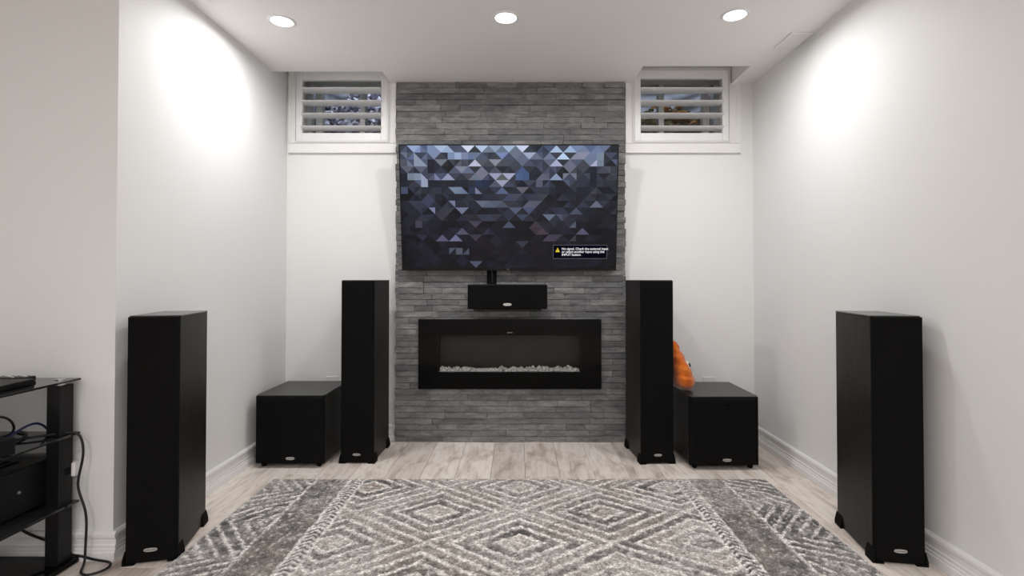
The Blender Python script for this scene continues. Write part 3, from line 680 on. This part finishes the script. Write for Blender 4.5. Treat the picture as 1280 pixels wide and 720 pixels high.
# ---------------------------------------------------------------- subwoofers
def sub(label):
    w, d, z0, z1 = 0.380, 0.420, 0.026, 0.402
    r = thing('subwoofer', label, 'subwoofer')
    bm = B(-w / 2, w / 2, 0.035, d, z0, z1 - 0.004, bevel=0.003); obj('cabinet', bm, M['ash'], r)
    bm = B(-w / 2 - 0.0005, w / 2 + 0.0005, 0.012, d + 0.001, z1 - 0.004, z1, bevel=0.025, seg=6, edges=lambda e: abs(e.verts[0].co.z - e.verts[1].co.z) > 0.001 and e.verts[0].co.y < 0.1)
    obj('top_panel', bm, M['ash_top'], r)
    bm = B(-w / 2, w / 2, 0.0, 0.035, z0 - 0.003, z1 - 0.004, bevel=0.022, seg=6, edges=lambda e: e.verts[0].co.y < 0.01 and e.verts[1].co.y < 0.01)
    obj('grille', bm, M['cloth_black'], r)
    badge(r, 0.01, 0.0, z0 + 0.030, 0.048, 0.015)
    for sx in (-1, 1):
        for y in (0.045, d - 0.045):
            bm = bmesh.new(); cyl(bm, (sx * (w / 2 - 0.035), y, z0 / 2), 0.012, z0, 16, r2=0.020); obj('foot', bm, M['rubber'], r, smooth=False)
    return r
r = sub('black cube subwoofer on the left with a bare top'); r.location = (-1.276, 2.900, 0)
r2 = copy_tree(r); r2['label'] = 'black cube subwoofer on the right, under the orange plush'; r2.location = (1.137, 2.872, 0)
bm = bmesh.new(); cyl(bm, (0, -0.001, 0), 0.004, 0.004, 12, 'y'); o = obj('status_lamp', bm, M['gloss_black'], r2); o.location = (0.015, 0, 0.355)

# ---------------------------------------------------------------- centre speaker on its shelf
r = thing('speaker_shelf', 'small black wall shelf under the centre speaker on the stone', 'shelf', (-0.066, 3.36, 0.83))
obj('board', B(-0.205, 0.205, -0.205, 0.0, 0.027, 0.040, bevel=0.002), M['black_metal'], r)
for s in (-1, 1):
    bm = bmesh.new(); extrude(bm, [(0.0, 0.027), (-0.17, 0.027), (-0.17, 0.022), (-0.02, 0.010), (0.0, 0.010)], 'x', s * 0.165 - 0.012, s * 0.165 + 0.012); obj('bracket', bm, M['black_metal'], r)
r = thing('center_speaker', 'low wide black centre speaker on a wall shelf below the television', 'speaker', (-0.066, 3.128, 0.870))
obj('cabinet', B(-0.240, 0.240, 0.018, 0.225, 0.002, 0.147, bevel=0.003), M['ash'], r)
obj('grille', B(-0.240, 0.240, 0.0, 0.018, 0.0005, 0.146, bevel=0.006, seg=3, edges=lambda e: all(v_.co.y < 0.001 for v_ in e.verts)), M['cloth_black'], r)
badge(r, 0.0, 0.0, 0.028, 0.050, 0.0155)
for x_ in (-0.2, 0.17):
    for y_ in (0.03, 0.16): obj('foot', B(x_, x_ + 0.03, y_, y_ + 0.03, 0, 0.003), M['rubber'], r)

# ---------------------------------------------------------------- plush
r = thing('plush_toy', 'orange fuzzy plush toy with a white eye leaning on the right tower speaker', 'plush toy', (0.985, 3.055, 0.403))
bm = bmesh.new(); NU, NV = 44, 60; rows = []
def interp(tb, t_):
    for (a, b), (c_, d) in zip(tb, tb[1:]):
        if a <= t_ <= c_: f = (t_ - a) / (c_ - a); f = f * f * (3 - 2 * f); return b * (1 - f) + d * f
    return tb[-1][1]
ZT = 0.288
cxp = [(0, 0.000), (0.1, -0.016), (0.34, -0.027), (0.53, -0.041), (0.68, -0.056), (0.86, -0.070), (1.0, -0.078)]
hxp = [(0, 0.0), (0.025, 0.030), (0.09, 0.052), (0.2, 0.062), (0.29, 0.059), (0.33, 0.053), (0.42, 0.055), (0.54, 0.050), (0.60, 0.041), (0.68, 0.042), (0.76, 0.034), (0.80, 0.026), (0.88, 0.028), (0.96, 0.019), (1.0, 0.0)]
hyp = [(0, 0.0), (0.05, 0.055), (0.16, 0.100), (0.27, 0.108), (0.33, 0.095), (0.45, 0.092), (0.56, 0.080), (0.66, 0.070), (0.78, 0.045), (0.9, 0.030), (0.97, 0.018), (1.0, 0.0)]
for j in range(NV + 1):
    t_ = j / NV; row = []
    for i in range(NU):
        th = 2 * PI * i / NU
        k = 1 + 0.035 * math.sin(3 * th + 9 * t_) + rnd.uniform(-0.012, 0.012)
        # stitched ridge along the face
        k -= 0.07 * math.exp(-((th - 5.7) / 0.16) ** 2) * (0.1 < t_ < 0.6)
        row.append(bm.verts.new((interp(cxp, t_) + interp(hxp, t_) * k * math.cos(th), interp(hyp, t_) * k * math.sin(th), ZT * t_ + 0.004 * math.sin(2 * th) * math.sin(PI * t_))))
    rows.append(row)
for j in range(NV):
    for i in range(NU): bm.faces.new((rows[j][i], rows[j][(i + 1) % NU], rows[j + 1][(i + 1) % NU], rows[j + 1][i]))
bmesh.ops.remove_doubles(bm, verts=bm.verts[:], dist=0.0003)
obj('body', bm, M['plush'], r, smooth=True)
def blob(name, loc, rad, mat, rot=(0, 0, 0)):
    bm = bmesh.new(); bmesh.ops.create_uvsphere(bm, u_segments=20, v_segments=12, radius=1, matrix=Matrix.Diagonal((*rad, 1)))
    o = obj(name, bm, mat, r, smooth=True); o.location = loc; o.rotation_euler = rot; return o
e = blob('eye', (-0.003, -0.034, 0.152), (0.010, 0.024, 0.024), M['eye_white'], (0, math.radians(-27), math.radians(-35)))
p_ = blob('pupil', (0.0040, -0.038, 0.152), (0.006, 0.013, 0.014), M['eye_black'], (0, math.radians(-27), math.radians(-35)))

# ---------------------------------------------------------------- rug
RX0, RX1, RY0, RY1 = -1.272, 1.283, 0.35, 2.715
stp = 0.005
nx, ny = int((RX1 - RX0) / stp), int((RY1 - RY0) / stp)
gx_, gy_ = np.meshgrid(np.linspace(RX0, RX1, nx + 1), np.linspace(RY0, RY1, ny + 1))
rg = np.random.RandomState(11)
def vnoise(X, Y, sc, seed):
    g = np.random.RandomState(seed).rand(400, 400); u = (X + 50) * sc; v = (Y + 50) * sc
    iu = np.floor(u).astype(int); iv = np.floor(v).astype(int); fu = u - iu; fv = v - iv
    fu = fu * fu * (3 - 2 * fu); fv = fv * fv * (3 - 2 * fv); q = lambda a, b: g[a % 400, b % 400]
    return (q(iu, iv) * (1 - fu) + q(iu + 1, iv) * fu) * (1 - fv) + (q(iu, iv + 1) * (1 - fu) + q(iu + 1, iv + 1) * fu) * fv
X = gx_ - 0.005 + 0.010 * (vnoise(gx_, gy_, 30, 1) - 0.5) + 0.003 * (vnoise(gx_, gy_, 90, 2) - 0.5)
Y = gy_ + 0.010 * (vnoise(gx_, gy_, 30, 3) - 0.5) + 0.003 * (vnoise(gx_, gy_, 90, 4) - 0.5)
a_, b_ = 0.37, 0.275; yc = 2.055
# nearest lattice centre, diamond metric
best = np.full(X.shape, 9.0); ident = np.zeros(X.shape)
for i in range(-3, 4):
    for j in range(-7, 4):
        if (i + j) % 2: continue
        d = np.abs(X - i * a_) / a_ + np.abs(Y - (yc + j * b_)) / b_
        mk = d < best; best[mk] = d[mk]; ident[mk] = (i * 13 + j * 7) % 10 / 10.0
d = best
cream = np.array(srgb(238, 234, 229)[:3]); grey = np.array(srgb(172, 169, 167)[:3]); dark = np.array(srgb(100, 98, 98)[:3]); taupe = np.array(srgb(166, 157, 147)[:3]); light = np.array(srgb(206, 202, 198)[:3])
mott = vnoise(gx_, gy_, 7, 5); mott2 = vnoise(gx_, gy_, 22, 6); sp = vnoise(gx_, gy_, 130, 7)
def L3(a, b, f): return a[None, None, :] * (1 - f[..., None]) + b[None, None, :] * f[..., None] if a.ndim == 1 and b.ndim == 1 else a * (1 - f[..., None]) + b * f[..., None]
ss = lambda x, a, b: np.clip((x - a) / (b - a), 0, 1)
# centre field
ring = np.abs(((d * 4.0) % 1) - 0.5) * 2           # 1 on a line, 0 between
line = ss(ring, 0.60, 0.74)
bandn = np.floor(d * 4.0)
dk = ((bandn * 3 + np.floor(ident * 10)) % 4) / 3.0
bg = L3(L3(light, taupe, mott), dark, np.clip(dk * 0.75 * (0.4 + mott2), 0, 1))
# dashed / broken parts of lines
brk = ss(vnoise(gx_, gy_, 45, 8), 0.30, 0.42)
field = L3(bg, np.broadcast_to(cream, bg.shape), line * (0.5 + 0.5 * brk))
# side mottled band and outer motif band
ax = np.abs(X)
side = L3(L3(grey * 0.9, taupe * 0.8, mott), dark, np.clip(mott2 * 1.2 - 0.25, 0, 1))
P = 0.62
ph = ((Y + 0.23 * np.sign(X) + 20) % P) / P                   # 0..1 along the border
tri_ = np.abs(ph - 0.5) * 2
comb = (ph > 0.72) | (ph < 0.02)
l1 = np.abs(((Y * 1.0 + (ax - 1.16) * 0.5) / 0.052) % 1 - 0.5) * 2
l2 = np.abs((((ax - 1.05) / 0.23 + tri_ * 1.15) * 3.6) % 1 - 0.5) * 2
lo = np.where(comb, ss(l1, 0.58, 0.75), ss(l2, 0.62, 0.78))
obg = L3(L3(grey, dark, np.clip(mott2 * 1.3 - 0.1, 0, 1)), dark, np.where(comb, 0.55, 0.15) * np.ones_like(X))
outer = L3(obg, np.broadcast_to(cream, obg.shape), lo * (0.25 + 0.7 * brk))
col = field.copy()
mk = ax > 0.865; col[mk] = side[mk]
mk = ax > 1.05; col[mk] = outer[mk]
# borders: cream lines and speckled braid
braid = (ax > 0.80) & (ax < 0.865)
bz = np.abs(((Y / 0.030 + np.abs((ax - 0.832) / 0.033)) % 1) - 0.5) * 2
bc_ = L3(dark * 1.15, np.broadcast_to(cream, field.shape) if False else cream, ss(bz, 0.35, 0.7)); col[braid] = bc_[braid]
for q in (0.80, 0.868, 1.048):
    f = 1 - ss(np.abs(ax - q), 0.005, 0.009); col = L3(col, np.broadcast_to(cream, col.shape), f * (0.5 + 0.5 * brk))
ed = np.minimum(RY1 - gy_, np.minimum(gx_ - RX0, RX1 - gx_)); f = (1 - ss(ed, 0.006, 0.010)) * 0.6; col = L3(col, np.broadcast_to(cream, col.shape), f)
# flecks and faded patches
fade = ss(vnoise(gx_, gy_, 3.2, 9), 0.42, 0.72); col = L3(col, np.broadcast_to(light * 0.95, col.shape), fade * 0.35)
fl = vnoise(gx_, gy_, 75, 12); fm = (ax < 0.8)
col = L3(col, np.broadcast_to(cream, col.shape), ss(fl, 0.72, 0.84) * 0.5); col = L3(col, np.broadcast_to(dark, col.shape), ss(-fl, -0.27, -0.17) * 0.6 * (1 - 0.8 * line))
col = col * (0.72 + 0.37 * sp)[..., None]
hgt = 0.010 + 0.0035 * (col.mean(-1) > 0.32) + 0.003 * rg.rand(*X.shape) + 0.001 * sp
edge0 = np.zeros_like(hgt, bool); edge0[0] = edge0[-1] = True; edge0[:, 0] = edge0[:, -1] = True
vx = gx_.copy(); vy = gy_.copy()
jit = 0.003 * (rg.rand(*X.shape) - 0.5); vx += jit; vy += 0.003 * (rg.rand(*X.shape) - 0.5)
vx[:, 0] += 0.007 * (rg.rand(ny + 1) - 0.5); vx[:, -1] += 0.007 * (rg.rand(ny + 1) - 0.5); vy[-1] += 0.007 * (rg.rand(nx + 1) - 0.5)
hgt[edge0] = 0.0005
rcx, rcy = (RX0 + RX1) / 2, (RY0 + RY1) / 2
verts = np.stack([vx - rcx, vy - rcy, hgt], -1).reshape(-1, 3)
ii, jj = np.meshgrid(np.arange(nx), np.arange(ny)); i0 = (jj * (nx + 1) + ii).ravel()
faces = np.stack([i0, i0 + 1, i0 + nx + 2, i0 + nx + 1], -1)
me = bpy.data.meshes.new('area_rug'); me.vertices.add(len(verts)); me.vertices.foreach_set('co', verts.astype(np.float32).ravel())
me.loops.add(faces.size); me.loops.foreach_set('vertex_index', faces.astype(np.int32).ravel()); me.polygons.add(len(faces)); me.polygons.foreach_set('loop_start', np.arange(0, faces.size, 4, dtype=np.int32)); me.polygons.foreach_set('loop_total', np.full(len(faces), 4, dtype=np.int32))
me.update(); me.validate()
ca = me.color_attributes.new('weave', 'FLOAT_COLOR', 'POINT'); ca.data.foreach_set('color', np.concatenate([col.reshape(-1, 3), np.ones((len(verts), 1))], 1).astype(np.float32).ravel())
me.materials.append(M['rug'])
o = link('area_rug', me); o.location = (rcx, rcy, 0.0)
tag(o, 'cream and grey patterned rug of nested diamonds covering the floor', 'rug')

# ---------------------------------------------------------------- media stand at the left edge
SXR, SXL, SYB, SYF = -1.630, -2.75, 1.945, 1.50
sd = thing('media_stand', 'glass and black metal media stand at the left edge against the alcove wall', 'media stand', ((SXR + SXL) / 2, (SYB + SYF) / 2, 0))
ox, oy = (SXR + SXL) / 2, (SYB + SYF) / 2
def LB(x0, x1, y0, y1, z0, z1, **k): return B(x0 - ox, x1 - ox, y0 - oy, y1 - oy, z0, z1, **k)
for zt in (0.683, 0.484, 0.232):
    obj('shelf', LB(SXL, SXR, SYF, SYB, zt - 0.008, zt, bevel=0.0015), M['dark_glass'], sd)
obj('base', LB(SXL, SXR, SYF, SYB, 0.004, 0.022, bevel=0.002), M['gloss_black'], sd)
for (cx0, cx1) in ((-1.699, -1.649), (-2.731, -2.681)):
    c_o = obj('column', LB(cx0, cx1, 1.878, 1.936, 0.022, 0.664, bevel=0.002), M['black_metal'], sd)
    bm = bmesh.new(); cyl(bm, ((cx0 + cx1) / 2 - ox, 1.907 - oy, 0.6695), 0.017, 0.011, 20); obj('cap', bm, M['chrome'], c_o)
    bm = bmesh.new(); cyl(bm, ((cx0 + cx1) / 2 - ox, 1.907 - oy, 0.6842), 0.017, 0.0024, 20); obj('glass_disc', bm, M['chrome'], c_o)
for fx_ in (SXL + 0.05, SXR - 0.05):
    for fy_ in (SYF + 0.05, SYB - 0.05):
        bm = bmesh.new(); cyl(bm, (fx_ - ox, fy_ - oy, 0.002), 0.015, 0.004, 12); obj('foot', bm, M['rubber'], sd)

# receiver
r = thing('av_receiver', 'large black receiver on the lowest shelf of the media stand', 'receiver', (-1.922, 1.765, 0.232))
obj('case', B(-0.217, 0.217, -0.15, 0.15, 0.012, 0.168, bevel=0.003), M['black_metal'], r)
obj('front_panel', B(-0.217, 0.217, -0.162, -0.15, 0.012, 0.168, bevel=0.003), M['black_plastic'], r)
for k in range(9): obj('vent_slot', B(-0.15 + k * 0.035, -0.128 + k * 0.035, -0.08, 0.10, 0.168, 0.1686), M['rubber'], r)
for x_ in (-0.17, 0.17):
    for y_ in (-0.11, 0.11):
        bm = bmesh.new(); cyl(bm, (x_, y_, 0.006), 0.018, 0.012, 16); obj('foot', bm, M['rubber'], r)
for y_, z_ in ((0.02, 0.09), (-0.07, 0.05)):
    bm = bmesh.new(); cyl(bm, (0.2185, y_, z_), 0.005, 0.004, 12, 'x'); obj('screw', bm, M['grey_plastic'], r)
# small streamer box on the middle shelf
r = thing('set_top_box', 'small black set-top box on the middle shelf of the media stand', 'set-top box', (-1.748, 1.618, 0.484), math.radians(-6))
obj('case', B(-0.115, 0.115, -0.085, 0.085, 0.003, 0.056, bevel=0.004, seg=2), M['black_plastic'], r)
for sx, sy in ((-1, -1), (1, -1), (-1, 1), (1, 1)): obj('foot', B(sx * 0.09 - 0.01, sx * 0.09 + 0.01, sy * 0.06 - 0.01, sy * 0.06 + 0.01, 0, 0.004), M['rubber'], r)
# flat player on top
r = thing('disc_player', 'thin flat black player on the top shelf of the media stand', 'player', (-1.80, 1.735, 0.683), math.radians(4))
obj('case', B(-0.12, 0.12, -0.075, 0.075, 0.002, 0.021, bevel=0.002), M['black_plastic'], r)
for sx, sy in ((-1, -1), (1, -1), (-1, 1), (1, 1)): obj('foot', B(sx * 0.1 - 0.01, sx * 0.1 + 0.01, sy * 0.06 - 0.01, sy * 0.06 + 0.01, 0, 0.003), M['rubber'], r)
r = thing('remote_control', 'dark remote control with pale buttons lying behind the flat player', 'remote', (-1.83, 1.862, 0.683), math.radians(6))
obj('body', B(-0.085, 0.085, -0.021, 0.021, 0, 0.018, bevel=0.004, seg=2), M['black_plastic'], r)
for i in range(9):
    for j in range(3):
        bm = bmesh.new(); cyl(bm, (-0.07 + i * 0.017, -0.012 + j * 0.012, 0.0185), 0.0042, 0.003, 10); obj('button', bm, M['grey_plastic'] if (i + j) % 3 else M['plastic_white'], r)

# wall plates
def plate(name, label, x0, x1, z0, z1, y, sockets):
    cx = (x0 + x1) / 2
    r = thing(name, label, 'outlet', (cx, y, z0))
    obj('plate', B(x0 - cx, x1 - cx, -0.006, 0.0, 0, z1 - z0, bevel=0.002), M['plastic_white'], r)
    for s in sockets:
        obj('socket', B(s - 0.017 - cx, s + 0.017 - cx, -0.0085, -0.006, 0.023, z1 - z0 - 0.023, bevel=0.001), M['plastic_white'], r)
    return r
plate('wall_outlet', 'wide white outlet plate behind the column of the media stand', -1.827, -1.636, 0.287, 0.402, YC, (-1.775, -1.730, -1.685))
plate('wall_outlet', 'white outlet plate just above the top of the left subwoofer', -1.262, -1.180, 0.300, 0.415, YB, (-1.221,))
plate('wall_outlet', 'white outlet plate just above the top of the right subwoofer', 1.205, 1.287, 0.298, 0.412, YB, (1.246,))
r = thing('power_plug', 'black plug on a white adapter in the outlet behind the media stand', 'plug', (-1.654, YC - 0.0085, 0.347))
obj('adapter', B(-0.012, 0.016, -0.030, 0.0, -0.026, 0.026, bevel=0.004), M['plastic_white'], r)
obj('plug', B(-0.016, 0.006, -0.062, -0.030, -0.015, 0.017, bevel=0.004), M['rubber'], r)
tube('lead', [(-0.006, -0.055, -0.012), (-0.006, -0.060, -0.05), (-0.004, -0.062, -0.10), (-0.008, -0.058, -0.17), (-0.012, -0.05, -0.26), (-0.010, -0.04, -0.334)], 0.0045, M['cable'], r)

cb = tube('loose_cable', [(-1.78, 1.80, 0.490), (-1.70, 1.84, 0.495), (-1.655, 1.90, 0.492), (-1.622, 1.925, 0.487), (-1.605, 1.925, 0.455), (-1.600, 1.925, 0.40), (-1.618, 1.925, 0.33), (-1.625, 1.925, 0.28), (-1.592, 1.925, 0.21), (-1.586, 1.925, 0.15), (-1.592, 1.925, 0.05), (-1.588, 1.922, 0.007), (-1.560, 1.86, 0.007), (-1.515, 1.84, 0.007), (-1.475, 1.89, 0.007), (-1.50, 1.94, 0.007), (-1.58, 1.942, 0.008), (-1.64, 1.95, 0.028), (-1.72, 1.95, 0.028)], 0.0042, M['cable'])
tag(cb, 'black cord hanging off the middle shelf and looping on the floor by the corner', 'cord')
cb = tube('loose_cable', [(-1.95, 1.952, 0.30), (-1.93, 1.952, 0.20), (-1.88, 1.95, 0.13), (-1.80, 1.948, 0.09), (-1.70, 1.946, 0.065), (-1.66, 1.946, 0.03)], 0.0045, M['cable'])
tag(cb, 'black cord drooping behind the media stand below the lowest shelf', 'cord')
cb = tube('loose_cable', [(-1.99, 1.955, 0.28), (-1.99, 1.955, 0.16), (-2.01, 1.95, 0.10), (-2.03, 1.90, 0.06), (-2.05, 1.84, 0.05)], 0.006, M['cable'])
tag(cb, 'thick black cord dropping straight down behind the media stand', 'cord')
for i, (c_, dz, lab, mt) in enumerate(((0, 0.0, 'black cable arching behind the set-top box on the middle shelf', 'cable'), (0.02, 0.004, 'blue cable on the middle shelf running to the column of the media stand', 'cable_blue'), (0.05, 0.0, 'black cable lying flat on the middle shelf near its back edge', 'cable'))):
    if i == 0: pts = [(-1.86, 1.70, 0.52), (-1.85, 1.75, 0.57), (-1.80, 1.80, 0.585), (-1.755, 1.82, 0.56), (-1.77, 1.84, 0.50), (-1.85, 1.86, 0.488)]
    elif i == 1: pts = [(-1.745, 1.70, 0.50), (-1.74, 1.75, 0.50), (-1.735, 1.80, 0.52), (-1.73, 1.85, 0.54), (-1.735, 1.90, 0.53), (-1.74, 1.935, 0.49)]
    else: pts = [(-1.70, 1.72, 0.489), (-1.735, 1.78, 0.489), (-1.75, 1.84, 0.489), (-1.77, 1.90, 0.489), (-1.85, 1.93, 0.489)]
    tag(tube('signal_cable', pts, 0.004, M[mt]), lab, 'cable')
r = thing('power_strip', 'black power strip lying on the base of the media stand', 'power strip', (-1.99, 1.79, 0.022), math.radians(5))
obj('case', B(-0.16, 0.16, -0.028, 0.028, 0, 0.036, bevel=0.005, seg=2), M['rubber'], r)
for k in range(5): obj('socket', B(-0.135 + k * 0.056, -0.100 + k * 0.056, -0.017, 0.017, 0.036, 0.0375), M['black_plastic'], r)
